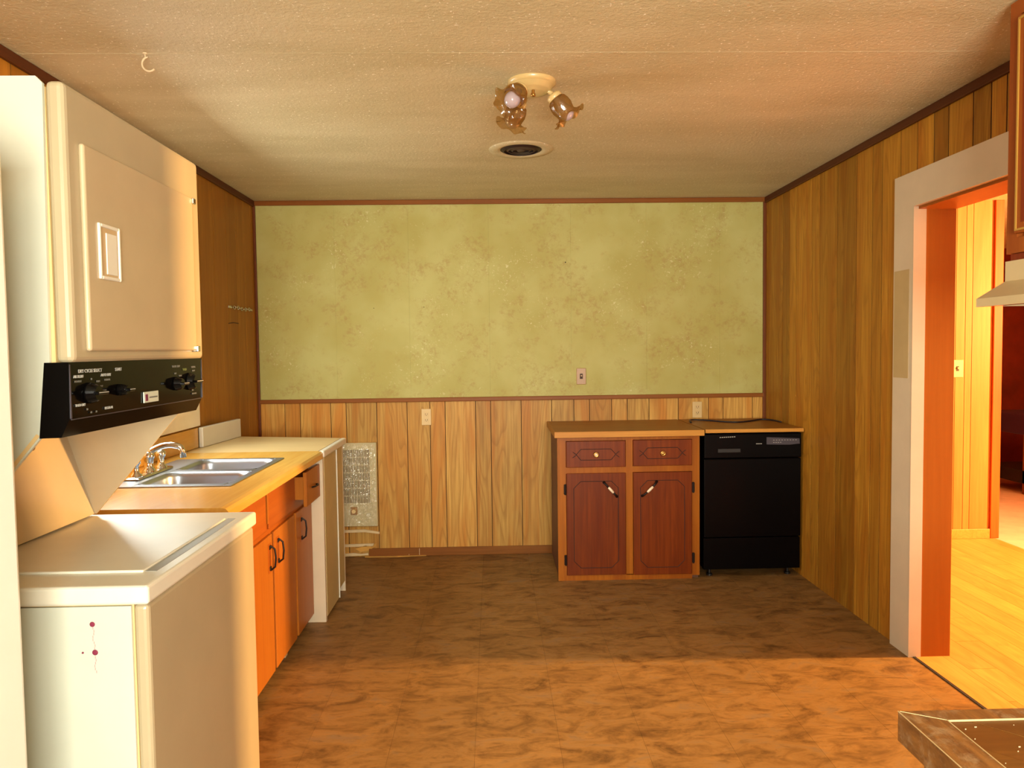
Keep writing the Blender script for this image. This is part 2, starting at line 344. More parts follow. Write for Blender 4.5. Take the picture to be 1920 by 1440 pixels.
# right wall with the doorway
Y0D, Y1D, ZD = 2.45, 3.30, 2.03
wr = obj('wall_right', (lambda b: (bx(b, XR+.0022, XR+.17, YR-.1, Y0D, 0, H), bx(b, XR+.0022, XR+.17, Y1D, D+.1, 0, H), bx(b, XR+.0022, XR+.17, Y0D, Y1D, ZD, H), b)[-1])(BM()), M['groove'], **S)
yr = [D, 5.109, 4.833, 4.724, 4.616, 4.389, 4.283, 4.066, 3.851, 3.690, 3.596, 3.436, 3.30, 3.177, 3.075, 2.917, 2.811, 2.725, 2.57, 2.45, 2.3, 2.15, 1.95, 1.8, 1.6, 1.4, 1.25, 1.05, .9, .7, .5, .3, .1, -.1, -.3, -.5, -.75, -1, -1.2, YR]
for b, a in zip(yr, yr[1:]):
    z0 = ZD if (a >= Y0D-.001 and b <= Y1D+.001) else 0
    if b-a < .03 and z0: continue
    box('plank', (XR, XR+.003, a+.0034, b-.0034, z0, H), M['panel_right'], wr)
box('trim_6', (XR-.016, XR, YR, D-.014, 2.400, H), M['crown'], bev=.004, **S)
# door casing + jamb
d1 = obj('door_1', (lambda b: (bx(b, XR-.02, XR+.001, Y1D-.012, 3.448, 0, 2.185), bx(b, XR-.02, XR+.001, Y0D, Y1D-.012, ZD+.005, 2.185), bx(b, XR-.02, XR+.001, Y0D-.15, Y0D, 0, 2.185), b)[-1])(BM()), M['casing'], **S)
d1b = box('casing_edge', (XR-.022, XR+.035, Y1D-.016, Y1D-.011, 0, ZD+.004), M['casing'], d1)
box('casing_edge', (XR-.022, XR+.03, Y0D, Y1D-.016, ZD, ZD+.005), M['casing'], d1)
bm = BM(); bx(bm, XR+.03, XR+.172, Y1D-.011, Y1D+.001, 0, ZD); bx(bm, XR, XR+.172, Y0D, Y1D-.011, ZD-.012, ZD+.001); bx(bm, XR, XR+.172, Y0D-.001, Y0D+.012, 0, ZD-.012)
obj('jamb', bm, M['jamb'], d1)
box('bare_patch', (XR-.0212, XR-.0195, 3.318, 3.44, 1.268, 1.758), M['casing_patch'], d1)
# rear wall, with a window added to house the rear fill light
wz = obj('wall_rear', (lambda b: (bx(b, XL-.1, -.45, YR-.1, YR, 0, H), bx(b, 1.15, XR+.17, YR-.1, YR, 0, H), bx(b, -.45, 1.15, YR-.1, YR, 0, .9), bx(b, -.45, 1.15, YR-.1, YR, 2.1, H), b)[-1])(BM()), M['panel_right'], **S)
w2 = obj('added_fill_window', (lambda b: ([bx(b, *q) for q in ((-.45, -.41, YR-.07, YR-.03, .9, 2.1), (1.11, 1.15, YR-.07, YR-.03, .9, 2.1), (-.41, 1.11, YR-.07, YR-.03, .9, .94), (-.41, 1.11, YR-.07, YR-.03, 2.06, 2.1), (.33, .37, YR-.07, YR-.03, .94, 2.06))], b)[-1])(BM()), M['window_frame'], **S)
box('pane', (-.41, .33, YR-.052, YR-.048, .94, 2.06), M['pane'], w2); box('pane', (.37, 1.11, YR-.052, YR-.048, .94, 2.06), M['pane'], w2)
# ------------------------------------------------------------------ setting: hall and living room beyond the doorway
XH = XR+.17
f2 = box('floor_2', (XR, 3.64, YR-.1, 5.4, -.06, -.006), M['subfloor'], **S)
bm = BM(); bx(bm, XR-.001, XR+.012, Y0D-.15, Y1D+.0, -.004, .003); obj('threshold', bm, M['groove'], f2)
x = XR+.013; k = 0
while x < 3.63:
    x1 = min(x+.125, XH) if x < XH-.01 else min(x+.125, 3.64)
    y = 5.3; y_ = 5.3-(.35+.3*(k*7 % 4))
    while y > YR:
        a = max(y_, YR)
        lo, hi = a, y
        if x < XH-.01: lo, hi = max(a, Y0D-.0), min(y, Y1D)
        if hi-lo > .02: box('board', (x+.0008, x1-.0008, lo+.0008, hi-.0008, -.006, 0), M['hall_floor'], f2)
        y = y_; y_ -= 1.2
    x = x1; k += 1
box('floor_3', (3.64, 6.1, YR-.1, 8.1, -.06, 0), M['carpet'], **S)
box('floor_4', (XR, 3.64, 5.4, 8.1, -.06, 0), M['carpet'], **S)
box('ceiling_2', (XR+.005, 6.1, YR-.1, 8.1, H, H+.06), M['ceiling'], **S)
wh = box('wall_hall_end', (XH, 3.60, 5.308, 5.40, 0, H), M['groove'], **S)
xs = [XH, 2.26, 2.36, 2.56, 2.71, 2.86, 3.07, 3.22, 3.33, 3.40, 3.45, 3.60]
for a, b in zip(xs, xs[1:]): box('plank', (a+.002, b-.002, 5.30, 5.309, 0, H), M['panel_hall'], wh)
box('trim_7', (3.60, 3.665, 5.285, 5.415, 0, H), M['door_edge'], bev=.004, **S)
box('baseboard_hall', (XH, 3.60, 5.288, 5.30, 0, .07), M['hall_floor'], bev=.003, **S)
box('wall_living_end', (XR, 6.1, 8.0, 8.1, 0, H), M['dark_red'], **S)
wv = obj('wall_living_right', (lambda b: (bx(b, 6.0, 6.1, YR-.1, 3.00, 0, H), bx(b, 6.0, 6.1, 3.30, 8.1, 0, H), bx(b, 6.0, 6.1, 3.00, 3.30, 0, 1.40), bx(b, 6.0, 6.1, 3.00, 3.30, 2.20, H), b)[-1])(BM()), M['panel_hall'], **S)
w3 = obj('window_3', (lambda b: ([bx(b, *q) for q in ((6.03, 6.07, 3.00, 3.02, 1.40, 2.20), (6.03, 6.07, 3.28, 3.30, 1.40, 2.20), (6.03, 6.07, 3.02, 3.28, 1.40, 1.42), (6.03, 6.07, 3.02, 3.28, 2.18, 2.20))], b)[-1])(BM()), M['window_frame'], **S)
box('pane', (6.048, 6.052, 3.02, 3.28, 1.42, 2.18), M['pane'], w3)
box('wall_living_rear', (XR+.17, 6.1, YR-.1, YR, 0, H), M['panel_hall'], **S)
box('wall_living_left', (XR+.0, XH, 5.24, 8.1, 0, H), M['panel_hall'], **S)
# ------------------------------------------------------------------ refrigerator (far left)
fr = thing('refrigerator', 'tall white refrigerator cut off by the left edge, nearest the camera', 'refrigerator', (-1.2, .96, 0))
box('body', (-1.575, -.89, .64, 1.29, .03, 1.785), M['fridge_white'], fr, bev=.012)
box('gasket', (-.89, -.878, .65, 1.285, .05, 1.78), M['black_matt'], fr)
box('door', (-.878, -.822, .63, 1.302, .05, 1.797), M['fridge_white'], fr, bev=.014, seg=3)
box('kick_plate', (-.90, -.865, .65, 1.28, 0, .045), M['black_matt'], fr)
# ------------------------------------------------------------------ stacked washer dryer
y0, y1, xbk = 1.51, 2.18, -1.45
sw = thing('stacked_washer_dryer', 'stacked white and almond washer and dryer against the left wall', 'washer dryer', (-1.1, 1.85, 0))
bm = BM(); bx(bm, -1.30, -.872, y0+.004, y1-.004, 1.27, 1.95); obj('dryer_body', bm, M['cream'], sw)
bm = BM(); bx(bm, -.872, -.835, y0, y1, 1.407, 1.962, .012, 3); obj('dryer_front', bm, M['shell'], sw)
side = [(xbk, 1.968), (-.885, 1.968), (-.872, 1.955), (-.882, 1.285), (-.90, 1.262), (-1.155, .962), (xbk, .962)]
bm = BM(); prism(bm, side, 'y', y0-.004, y0+.003); obj('side_panel', bm, M['white_gloss'], sw, label='white painted side panel with a chamfered lower corner')
bm = BM(); prism(bm, side, 'y', y1-.006, y1); obj('side_panel', bm, M['almond'], sw, label='almond side panel on the far side')
bm = BM(); prism(bm, [(xbk, 1.30), (-1.27, 1.30), (-1.255, 1.27), (-1.16, .962), (xbk, .962)], 'y', y0+.004, y1-.006); obj('rear_panel', bm, M['almond'], sw)
bm = BM(); prism(bm, [(-.905, 1.262), (-1.152, .966), (-1.158, .970), (-.911, 1.266)], 'y', y0-.006, y0+.012); obj('edge_flange', bm, M['cream'], sw)
tag_screw = BM(); lathe(tag_screw, [(.0001, .004), (.004, .003), (.006, 0)], (-.935, y0+.02, 1.235), (1, 0, -.3), 10); obj('screw', tag_screw, M['brass'], sw)
# dryer door
dd = obj('dryer_door', (lambda b: (bx(b, -.836, -.824, 1.556, 2.108, 1.43, 1.852, .0055, 3), b)[-1])(BM()), M['almond'], sw)
bm = BM()
for q in ((1.598, 1.606), (1.679, 1.687)): bx(bm, -.826, -.819, *q, 1.582, 1.700, .003, 2)
bx(bm, -.826, -.819, 1.606, 1.679, 1.692, 1.700, .003, 2); bx(bm, -.826, -.819, 1.606, 1.679, 1.582, 1.590, .003, 2)
obj('handle_rim', bm, M['white_top'], dd)
box('handle_pocket', (-.825, -.8225, 1.606, 1.679, 1.590, 1.692), M['almond_dark'], dd)
box('handle_grip', (-.824, -.8205, 1.628, 1.672, 1.594, 1.682), M['white_top'], dd, bev=.001)
for z in (1.435, 1.842):
    box('hinge', (-.832, -.818, 2.098, 2.116, z-.008, z+.008), M['chrome'], dd, bev=.002)
# control panel
prof = [(-.89, 1.408), (-.842, 1.408), (-.8445, 1.294), (-.862, 1.258), (-.905, 1.257)]
bm = BM(); prism(bm, prof, 'y', y0-.006, y1+.002); cp = obj('control_panel', bm, M['black'], sw)
bm = BM()
bx(bm, -.8445, -.8415, y0-.004, y0-.001, 1.296, 1.404); bx(bm, -.8455, -.8425, y0, y1, 1.2925, 1.2945); bx(bm, -.8445, -.8415, y1-.002, y1+.001, 1.296, 1.404)
obj('panel_edging', bm, M['dw_grey'], cp)
def on_front(y, z, x=-.8415):   # text facing +x
    return Matrix(((0, 0, 1, x), (1, 0, 0, y), (0, 1, 0, z), (0, 0, 0, 1)))
for s, y, z, sz, mm in (('DRY CYCLE SELECT', 1.583, 1.386, .0105, 'grey_print'), ('START', 1.70, 1.386, .010, 'grey_print'), ('AIR FLUFF', 1.537, 1.376, .0085, 'grey_print'), ('NO HEAT', 1.535, 1.367, .006, 'print_dim'),
    ('AUTO DRY', 1.645, 1.376, .0085, 'grey_print'), ('NORMAL', 1.650, 1.366, .006, 'print_dim'), ('PERM', 1.612, 1.364, .006, 'print_dim'), ('DAMP', 1.622, 1.353, .006, 'print_dim'), ('MORE DRY', 1.630, 1.343, .006, 'print_dim'),
    ('TIMED DRY', 1.540, 1.318, .0075, 'grey_print'), ('REGULAR', 1.652, 1.304, .008, 'grey_print'), ('10', 1.585, 1.370, .006, 'print_dim'), ('20', 1.570, 1.356, .006, 'print_dim'), ('30', 1.562, 1.334, .006, 'print_dim'),
    ('50', 1.565, 1.308, .006, 'print_dim'), ('60', 1.580, 1.3005, .006, 'print_dim'), ('70', 1.600, 1.3005, .006, 'print_dim'),
    ('WATER TEMP', 2.005, 1.386, .008, 'print_dim'), ('HOT', 2.00, 1.368, .006, 'print_dim'), ('WARM', 2.03, 1.361, .006, 'print_dim'), ('WASH', 2.06, 1.376, .009, 'green_print'), ('NORMAL', 2.12, 1.382, .007, 'print_dim'), ('HEAVY', 2.12, 1.372, .006, 'print_dim'), ('SPIN', 2.11, 1.318, .006, 'print_dim'), ('PERM PRESS', 2.12, 1.308, .006, 'print_dim')):
    text('lettering', s, sz, on_front(y, z), M[mm], cp)
bd = box('badge', (-.843, -.840, 1.815, 1.893, 1.3045, 1.331), M['badge'], cp, bev=.001)
bm = BM(); bx(bm, -.8405, -.8393, 1.822, 1.834, 1.309, 1.325); obj('emblem', bm, M['purple'], bd)
bm = BM(); 
for k in range(9): bx(bm, -.8405, -.8393, 1.842+k*.005, 1.8455+k*.005, 1.315, 1.3185)
obj('small_print', bm, M['print_dim'], bd)
for y, z, r in ((1.577, 1.343, .022), (1.702, 1.343, .013), (2.00, 1.343, .018), (2.09, 1.345, .024)):
    bm = BM(); lathe(bm, [(.0001, .020), (r*.7, .020), (r*.8, .016), (r, .003), (r, 0)], (-.842, y, z), (1, 0, 0), 24)
    bx(bm, -.824, -.812, y-r*.95, y+r*.95, z-.0035, z+.0035, .0015, 1)
    kn = obj('knob', bm, M['black'], cp, smooth=False)
    bm = BM(); bx(bm, -.8125, -.8112, y-r*.85, y+r*.85, z+.0005, z+.002); obj('pointer', bm, M['grey_print'], kn)
# washer
bm = BM(); bx(bm, xbk, -.736, y0+.004, y1-.004, .03, .915); obj('washer_body', bm, M['cream'], sw)
bm = BM(); bx(bm, -.737, -.706, y0, y1, .03, .916, .010, 3); obj('washer_front', bm, M['shell'], sw)
ws = box('side_panel', (xbk, -.739, y0-.003, y0+.004, .03, .914), M['white_gloss'], sw, bev=.001, label='white painted lower side panel with rust spots')
for (x, z, r) in ((-.8175, .878, .0055), (-.814, .820, .006), (-.8385, .820, .0022)):
    bm = BM(); lathe(bm, [(.0001, .0022), (r*.7, .0018), (r, 0)], (x, y0-.003, z), (0, -1, 0), 14); obj('rust_spot', bm, M['rust'], ws)
bm = BM(); zz = .871
for k in range(16):
    z = .872-.006*k
    if .812 < z < .826: continue
    xx = -.8165+.0018*math.sin(k*1.3)+.0002*k; bx(bm, xx-.0007, xx+.0007, y0-.0034, y0-.0029, z-.0045, z+.0008)
obj('rust_streak', bm, M['rust_stain'], ws)
bm = BM(); bx(bm, xbk, -.700, y0-.012, y1+.010, .918, .957, .007, 3); wt = obj('washer_top', bm, M['white_top'], sw)
bm = BM(); bx(bm, -1.13, -.752, 1.592, 2.085, .9565, .9625, .0028, 2); obj('lid', bm, M['white_top'], sw)
box('lid_recess', (-.751, -.728, 1.60, 2.10, .9568, .9578), M['recess'], wt); 
for x in (-1.38, -.77):
    for y in (1.56, 2.12):
        bm = BM(); lathe(bm, [(.022, 0), (.022, .012), (.01, .014), (.01, .032)], (x, y, 0), (0, 0, 1), 12); obj('leveling_foot', bm, M['black_matt'], sw)
# ------------------------------------------------------------------ sink base cabinet (orange)
XF = -.955
sc_ = thing('sink_base_cabinet', 'orange wooden base cabinet under the sink counter', 'cabinet', (-1.28, 3.2, 0))
yA, yB = 2.47, 3.885
bm = BM(); bx(bm, -1.58, -.975, yA, yB, .10, .70); obj('carcass', bm, M['orange_wood'], sc_)
bm = BM(); bx(bm, -1.55, -1.03, yA, yB, 0, .10); obj('toe_kick', bm, M['black_matt'], sc_)
# face frame: rails and stiles
bm = BM(); bx(bm, -.976, -.968, yA, yB, .66, .88); bx(bm, -.976, -.968, yA, yB, .045, .66); obj('face_frame', bm, M['orange_wood_h'], sc_)
def shape_door(name, y0_, y1_, z0, z1, mat, parent, x0=-.968, x1=XF, panel=True):
    o = box(name, (x0, x1, y0_, y1_, z0, z1), mat, parent, bev=.003)
    return o
doors = ((2.50, 2.82), (2.855, 3.185), (3.21, 3.545), (3.575, 3.88))
hy = (2.79, 3.145, 3.265, 3.665)
for (a, b), h in zip(doors, hy):
    d = shape_door('door', a, b, .05, .648, M['orange_wood'], sc_)
    bm = BM()
    for z in (.508, .598): bx(bm, XF-.001, XF+.006, h-.009, h+.009, z-.009, z+.009, .002, 1)
    tube(bm, [(XF+.003, h, .50), (XF+.022, h, .515), (XF+.026, h, .553), (XF+.022, h, .591), (XF+.003, h, .606)], .0042, 8)
    obj('handle', bm, M['dark_iron'], d)
    box('handle_inlay', (XF-.0005, XF+.0012, h-.022, h+.022, .49, .615), M['orange_wood_h'], d)
box('false_drawer', (-.968, XF-.004, 2.50, 3.125, .672, .858), M['orange_wood_h'], sc_, bev=.003)
box('divider', (-.968, XF-.001, 3.132, 3.150, .70, .87), M['orange_wood'], sc_)
box('false_drawer', (-.968, XF-.004, 3.16, 3.545, .672, .858), M['orange_wood_h'], sc_, bev=.003)
dr = box('drawer', (-.925, -.907, 3.60, 3.875, .672, .840), M['orange_wood'], sc_, bev=.003, label='drawer pulled slightly open')
box('drawer_side', (-1.0, -.925, 3.615, 3.627, .705, .815), M['orange_wood'], dr); box('drawer_side', (-1.0, -.925, 3.848, 3.86, .705, .815), M['orange_wood'], dr)
bm = BM(); tube(bm, [(-.908, 3.70, .75), (-.893, 3.715, .752), (-.888, 3.745, .753), (-.893, 3.775, .752), (-.908, 3.79, .75)], .0045, 8); obj('handle', bm, M['dark_iron'], dr)
box('chip', (-1.03, -.985, 3.44, 3.475, .0, .055), M['torn'], sc_)
# countertop
YC0, YC1, ZC = 2.45, 3.815, .915
SX0, SX1, SY0, SY1 = -1.50, -1.0, 2.84, 3.565
ct = thing('sink_countertop', 'orange woodgrain laminate countertop holding the double sink', 'countertop', (-1.24, 3.1, .88))
bm = BM()
bx(bm, -1.605, SX0+.02, YC0, YC1, ZC-.032, ZC); bx(bm, SX1-.02, -.90, YC0, YC1, ZC-.032, ZC); bx(bm, SX0+.02, SX1-.02, YC0, SY0+.02, ZC-.032, ZC); bx(bm, SX0+.02, SX1-.02, SY1-.02, YC1, ZC-.032, ZC)
obj('top', bm, M['counter'], ct)
bm = BM(); prism(bm, [(-.90, ZC), (-.884, ZC-.003), (-.875, ZC-.012), (-.873, ZC-.036), (-.880, ZC-.042), (-.90, ZC-.042)], 'y', YC0, YC1); obj('front_edge', bm, M['counter'], ct)
bm = BM(); bx(bm, -1.605, -1.585, YC0, 4.03, ZC+.0005, 1.022, .003, 2); obj('backsplash', bm, M['counter'], ct)
# sink
sk = thing('double_sink', 'stainless steel double bowl sink set in the orange counter', 'sink', (-1.25, 3.2, ZC))
bowls = ((2.885, 3.175), (3.235, 3.53)); bxx0, bxx1 = -1.375, -1.03
bm = BM(); z0_, z1_ = ZC+.0005, ZC+.005
bx(bm, SX0, bxx0, SY0, SY1, z0_, z1_, .002, 1); bx(bm, bxx1, SX1, SY0, SY1, z0_, z1_, .002, 1)
bx(bm, bxx0, bxx1, SY0, bowls[0][0], z0_, z1_, .0015, 1); bx(bm, bxx0, bxx1, bowls[0][1], bowls[1][0], z0_, z1_, .0015, 1); bx(bm, bxx0, bxx1, bowls[1][1], SY1, z0_, z1_, .0015, 1)
obj('rim', bm, M['steel'], sk)
def rr(cx0, cx1, cy0, cy1, r, n=6):
    out = []
    for (cx, cy, a0) in ((cx1-r, cy1-r, 0), (cx0+r, cy1-r, 90), (cx0+r, cy0+r, 180), (cx1-r, cy0+r, 270)):
        for k in range(n+1):
            a = math.radians(a0+90*k/n); out.append((cx+r*math.cos(a), cy+r*math.sin(a)))
    return out
for a, b in bowls:
    bm = BM(); rings = []
    for ins, z, r in ((-.012, z1_+.0005, .06), (0, z1_-.001, .055), (.004, z1_-.02, .055), (.012, z1_-.14, .05), (.035, z1_-.165, .04), (.12, z1_-.17, .02)):
        rings.append([bm.verts.new((x, y, z)) for x, y in rr(bxx0+ins, bxx1-ins, a+ins, b-ins, r)])
    for p, q in zip(rings, rings[1:]):
        for k in range(len(p)): bm.faces.new([p[k], p[(k+1) % len(p)], q[(k+1) % len(p)], q[k]])
    bm.faces.new(rings[-1]); bmesh.ops.recalc_face_normals(bm, faces=bm.faces)
    bw = obj('bowl', bm, M['steel'], sk, smooth=True)
    bm = BM(); lathe(bm, [(.0001, .004), (.02, .003), (.036, .005), (.042, .001)], ((bxx0+bxx1)/2, (a+b)/2, z1_-.17), (0, 0, 1), 20); obj('drain', bm, M['chrome'], bw)
fa = thing('faucet', 'chrome kitchen faucet with an arched spout behind the sink', 'faucet', (-1.44, 3.13, z1_))
bm = BM(); bx(bm, -1.475, -1.405, 2.97, 3.29, z1_, z1_+.012, .006, 2); obj('base_plate', bm, M['chrome'], fa, smooth=True)
bm = BM(); lathe(bm, [(.028, 0), (.026, .01), (.017, .02), (.019, .05), (.024, .062), (.022, .075), (.015, .085), (.0001, .088)], (-1.44, 3.13, z1_+.01), (0, 0, 1), 20); obj('spout_body', bm, M['chrome'], fa, smooth=True)
pts = [(-1.44+.125*q/10, 3.13+.02*q/10, z1_+.078+.042*math.sin(PI*(.10+.62*q/10))) for q in range(11)]
pts += [(-1.308, 3.153, z1_+.094), (-1.306, 3.153, z1_+.066)]
bm = BM(); tube(bm, pts, [.013]*10+[.012, .012, .013], 12); obj('spout', bm, M['chrome'], fa, smooth=True)
for y in (3.015, 3.245):
    bm = BM(); lathe(bm, [(.026, 0), (.024, .008), (.014, .016), (.013, .040), (.020, .052), (.021, .066), (.014, .076), (.0001, .078)], (-1.44, y, z1_+.01), (0, 0, 1), 18); obj('handle', bm, M['chrome'], fa, smooth=True)
# ------------------------------------------------------------------ white end cabinet
we = thing('white_end_cabinet', 'off-white painted base unit at the far end of the sink counter', 'cabinet', (-1.24, 4.13, 0))
box('side_panel', (-1.55, -.895, 3.90, 3.915, 0, .878), M['casing'], we)
box('side_panel', (-1.55, -.895, 4.40, 4.415, 0, .878), M['casing'], we)
bm = BM(); bx(bm, -1.55, -.93, 3.915, 4.40, .10, .87); obj('carcass', bm, M['casing'], we)
box('door', (-.93, -.893, 3.917, 4.215, .02, .868), M['olive_beige'], we, bev=.003)
box('door', (-.93, -.896, 4.222, 4.405, .06, .868), M['olive_beige'], we, bev=.003)
bm = BM(); bx(bm, -.912, -.888, 4.2155, 4.2215, .02, .868); obj('door_edge_strip', bm, M['white_top'], we)
box('filler_strip', (-.99, -.895, 3.888, 3.90, .0, .878), M['casing'], we, bev=.001)
wc = thing('white_countertop', 'pale worn laminate countertop piece with a white edge at the far end', 'countertop', (-1.2, 4.1, .88))
bm = BM(); prism(bm, [(-1.605, YC1+.002), (-.90, YC1+.002), (-.90, 4.385), (-1.45, 4.52), (-1.605, 4.56)], 'z', ZC-.034, ZC-.001); obj('top', bm, M['counter_pale'], wc)
bm = BM(); bx(bm, -.90, -.868, YC1+.002, 4.39, ZC-.036, ZC-.001, .008, 3); obj('front_edge', bm, M['white_top'], wc, smooth=False)
bs = BM(); bx(bs, -.012, .012, 0, .50, 0, .108, .004, 2)
o = obj('backsplash_board', bs, M['white_top']); o.location = (-1.574, 4.035, ZC); o.rotation_euler = (0, 0, -.07); tag(o, 'loose white backsplash board standing on the far counter by the left wall', 'board')
# ------------------------------------------------------------------ wall heater under plastic
ht = thing('wall_heater', 'ivory electric wall heater wrapped in clear plastic film', 'heater', (-.93, D, .25))
box('housing', (-1.045, -.808, D-.02, D, .215, .792), M['heater'], ht, bev=.004)
box('grille_backing', (-1.035, -.855, D-.0215, D-.0195, .375, .748), M['grille_back'], ht)
for k in range(19):
    x = -1.03+k*.0096; box('grille_bar', (x, x+.0042, D-.026, D-.0215, .375, .748), M['grille'], ht)
for k in range(8):
    z = .375+k*.0533-.0015; box('grille_rail', (-1.035, -.855, D-.0275, D-.025, z, z+.0035), M['grille'], ht)
bm = BM(); lathe(bm, [(.0001, .018), (.013, .018), (.015, .012), (.016, 0)], (-.969, D-.02, .322), (0, -1, 0), 20); kb = obj('knob', bm, M['plate_ivory'], ht)
box('knob_plate', (-.992, -.946, D-.0225, D-.0195, .296, .350), M['plate_brown'], ht, bev=.003)
bm = BM(); nx, nz = 22, 44; g = []
for i in range(nx+1):
    for j in range(nz+1):
        x = -1.05+.248*i/nx; z = .205+.592*j/nz; e = min(i, nx-i, j, nz-j)
        g.append(bm.verts.new((x, D-.002-(0 if e == 0 else .030+rnd.uniform(0, .007)), z)))
for i in range(nx):
    for j in range(nz): bm.faces.new([g[i*(nz+1)+j], g[(i+1)*(nz+1)+j], g[(i+1)*(nz+1)+j+1], g[i*(nz+1)+j+1]])
obj('plastic_film', bm, M['film'], ht)
# torn strips under the heater
for nm, lab, pts, mat in (
    ('torn_strip', 'pale torn wallboard strip just under the plastic wrapped heater', [(-1.05, .188), (-.90, .190), (-.80, .172), (-.80, .158), (-.90, .172), (-1.05, .170)], 'torn'),
    ('torn_strip', 'pale straight strip low on the wall below the heater', [(-1.05, .088), (-.84, .092), (-.845, .074), (-1.05, .070)], 'torn'),
    ('foam_lump', 'yellowish crumbled foam filler at the end of the baseboard', [(-.97, .058), (-.90, .078), (-.85, .072), (-.835, .09), (-.82, .10), (-.825, .075), (-.87, .045), (-.93, .034)], 'foam'),
    ('torn_strip', 'white ragged strip at the floor left of the baseboard', [(-1.05, .022), (-.98, .028), (-.93, .020), (-.88, .026), (-.88, .012), (-1.05, .004)], 'torn')):
    bm = BM(); prism(bm, pts, 'y', D-.012, D); tag(obj(nm, bm, M[mat]), lab, 'foam' if 'foam' in nm else 'trim strip')
bm = BM(); prism(bm, [(-.90, D-.03), (-.70, D-.034), (-.48, D-.018), (-.48, D-.0145), (-.90, D-.0145)], 'z', .0005, .006); tag(obj('debris_strip', bm, M['foam']), 'thin pale strip of debris on the floor along the baseboard', 'debris')
# ------------------------------------------------------------------ right base cabinet
YFc = 4.50
bc = thing('base_cabinet', 'reddish brown wooden base cabinet with two drawers and two doors', 'cabinet', (.82, 4.8, 0))
bm = BM(); bx(bm, .392, 1.248, YFc+.02, D-.03, 0, .875); obj('carcass', bm, M['cab_side'], bc)
bm = BM()
for q in ((.383, .434, 0, .882), (1.206, 1.252, .02, .882), (.80, .842, .03, .882), (.434, .80, .86, .882), (.842, 1.206, .862, .882), (.434, .80, .66, .70), (.842, 1.206, .664, .70), (.434, 1.206, 0, .035)): bx(bm, q[0], q[1], YFc, YFc+.02, q[2], q[3])
obj('face_frame', bm, M['cab_frame'], bc)
def line_groove(parent, pts, y, r=.0021, closed=True):
    bm = BM(); P = pts+[pts[0]] if closed else pts
    for a, b in zip(P, P[1:]): tube(bm, [(a[0], y, a[1]), (b[0], y, b[1])], r, 6)
    return obj('routed_line', bm, M['routed'], parent)
for (a, b, z0, z1) in ((.434, .800, .698, .860), (.842, 1.206, .701, .862)):
    d = box('drawer', (a+.002, b-.002, YFc-.008, YFc+.012, z0, z1-.002), M['cab_red'], bc, bev=.003)
    cx = (a+b)/2; cz = (z0+z1)/2-.003; hw = .092; hh = .033
    line_groove(d, [(cx-hw, cz+hh), (cx+hw, cz+hh), (cx+hw+.028, cz), (cx+hw, cz-hh), (cx-hw, cz-hh), (cx-hw-.028, cz)], YFc-.008)
    for s in (-1, 1):
        line_groove(d, [(cx+s*(hw+.026), cz), (cx+s*(hw+.05), cz+.018)], YFc-.008, closed=False); line_groove(d, [(cx+s*(hw+.026), cz), (cx+s*(hw+.05), cz-.018)], YFc-.008, closed=False)
    bm = BM(); lathe(bm, [(.0001, .018), (.010, .018), (.014, .020), (.017, .016), (.012, .008), (.009, 0)], (cx, YFc-.008, cz), (0, -1, 0), 20); kn = obj('knob', bm, M['brass'], d, smooth=True)
    bm = BM(); lathe(bm, [(.0001, .0215), (.007, .020), (.0095, .0175)], (cx, YFc-.008, cz), (0, -1, 0), 16); obj('knob_inset', bm, M['ceramic'] if a < .5 else M['brass'], kn)
for i, (a, b, z0, z1) in enumerate(((.434, .800, .034, .662), (.842, 1.206, .030, .662))):
    d = box('door', (a+.002, b-.002, YFc-.008, YFc+.012, z0, z1), M['cab_red'], bc, bev=.003)
    l_, r_, tp, bt, c = a+.046, b-.048, z1-.050, z0+.046, .042
    line_groove(d, [(l_+c, tp), (r_-c, tp), (r_, tp-c), (r_, bt+c), (r_-c, bt), (l_+c, bt), (l_, bt+c), (l_, tp-c)], YFc-.008)
    hx0, hz0, hx1, hz1 = ((.663, .607, .743, .518), (.987, .606, .896, .518))[i]
    P = Vector((hx0, YFc-.012, hz0)); Q = Vector((hx1, YFc-.012, hz1)); out = Vector((0, -.024, 0))
    bm = BM()
    tube(bm, [P, P+(Q-P)*.12+out*.7, P+(Q-P)*.33+out], [.009, .006, .006], 10); tube(bm, [Q, Q+(P-Q)*.12+out*.7, Q+(P-Q)*.33+out], [.009, .006, .006], 10)
    tube(bm, [P+(Q-P)*.30+out, Q+(P-Q)*.30+out], [.004, .004], 8)
    hd = obj('handle', bm, M['dark_iron'], d, smooth=True)
    bm = BM(); A_, B_ = P+(Q-P)*.30+out, P+(Q-P)*.70+out
    tube(bm, [A_, A_+(B_-A_)*.1, A_+(B_-A_)*.5, A_+(B_-A_)*.9, B_], [.005, .0075, .0085, .0075, .005], 14); obj('handle_grip', bm, M['ceramic'], hd, smooth=True, label='white ceramic grip')
    hx = .428 if i == 0 else 1.212
    for z in (.565, .130):
        bm = BM(); bx(bm, hx-.008, hx+.008, YFc-.010, YFc, z-.030, z+.030, .002, 1); tube(bm, [(hx, YFc-.011, z-.033), (hx, YFc-.011, z+.033)], .0045, 8); obj('hinge', bm, M['dark_iron'], d)
bt_ = box('cabinet_countertop', (.365, 1.272, 4.468, D-.003, .882, .920), M['counter_dark'], bev=.003)
bt_2 = None
box('front_edge', (.364, 1.273, 4.466, 4.4685, .884, .918), M['counter_edge_lit'], bt_)  # strip carrying the painted-in light along the countertop's front
tag(bt_, 'brown woodgrain countertop on the reddish base cabinet', 'countertop')
bd_ = box('board_top', (1.282, 1.884, 4.478, D-.003, .897, .920), M['counter_dark'], bev=.002)
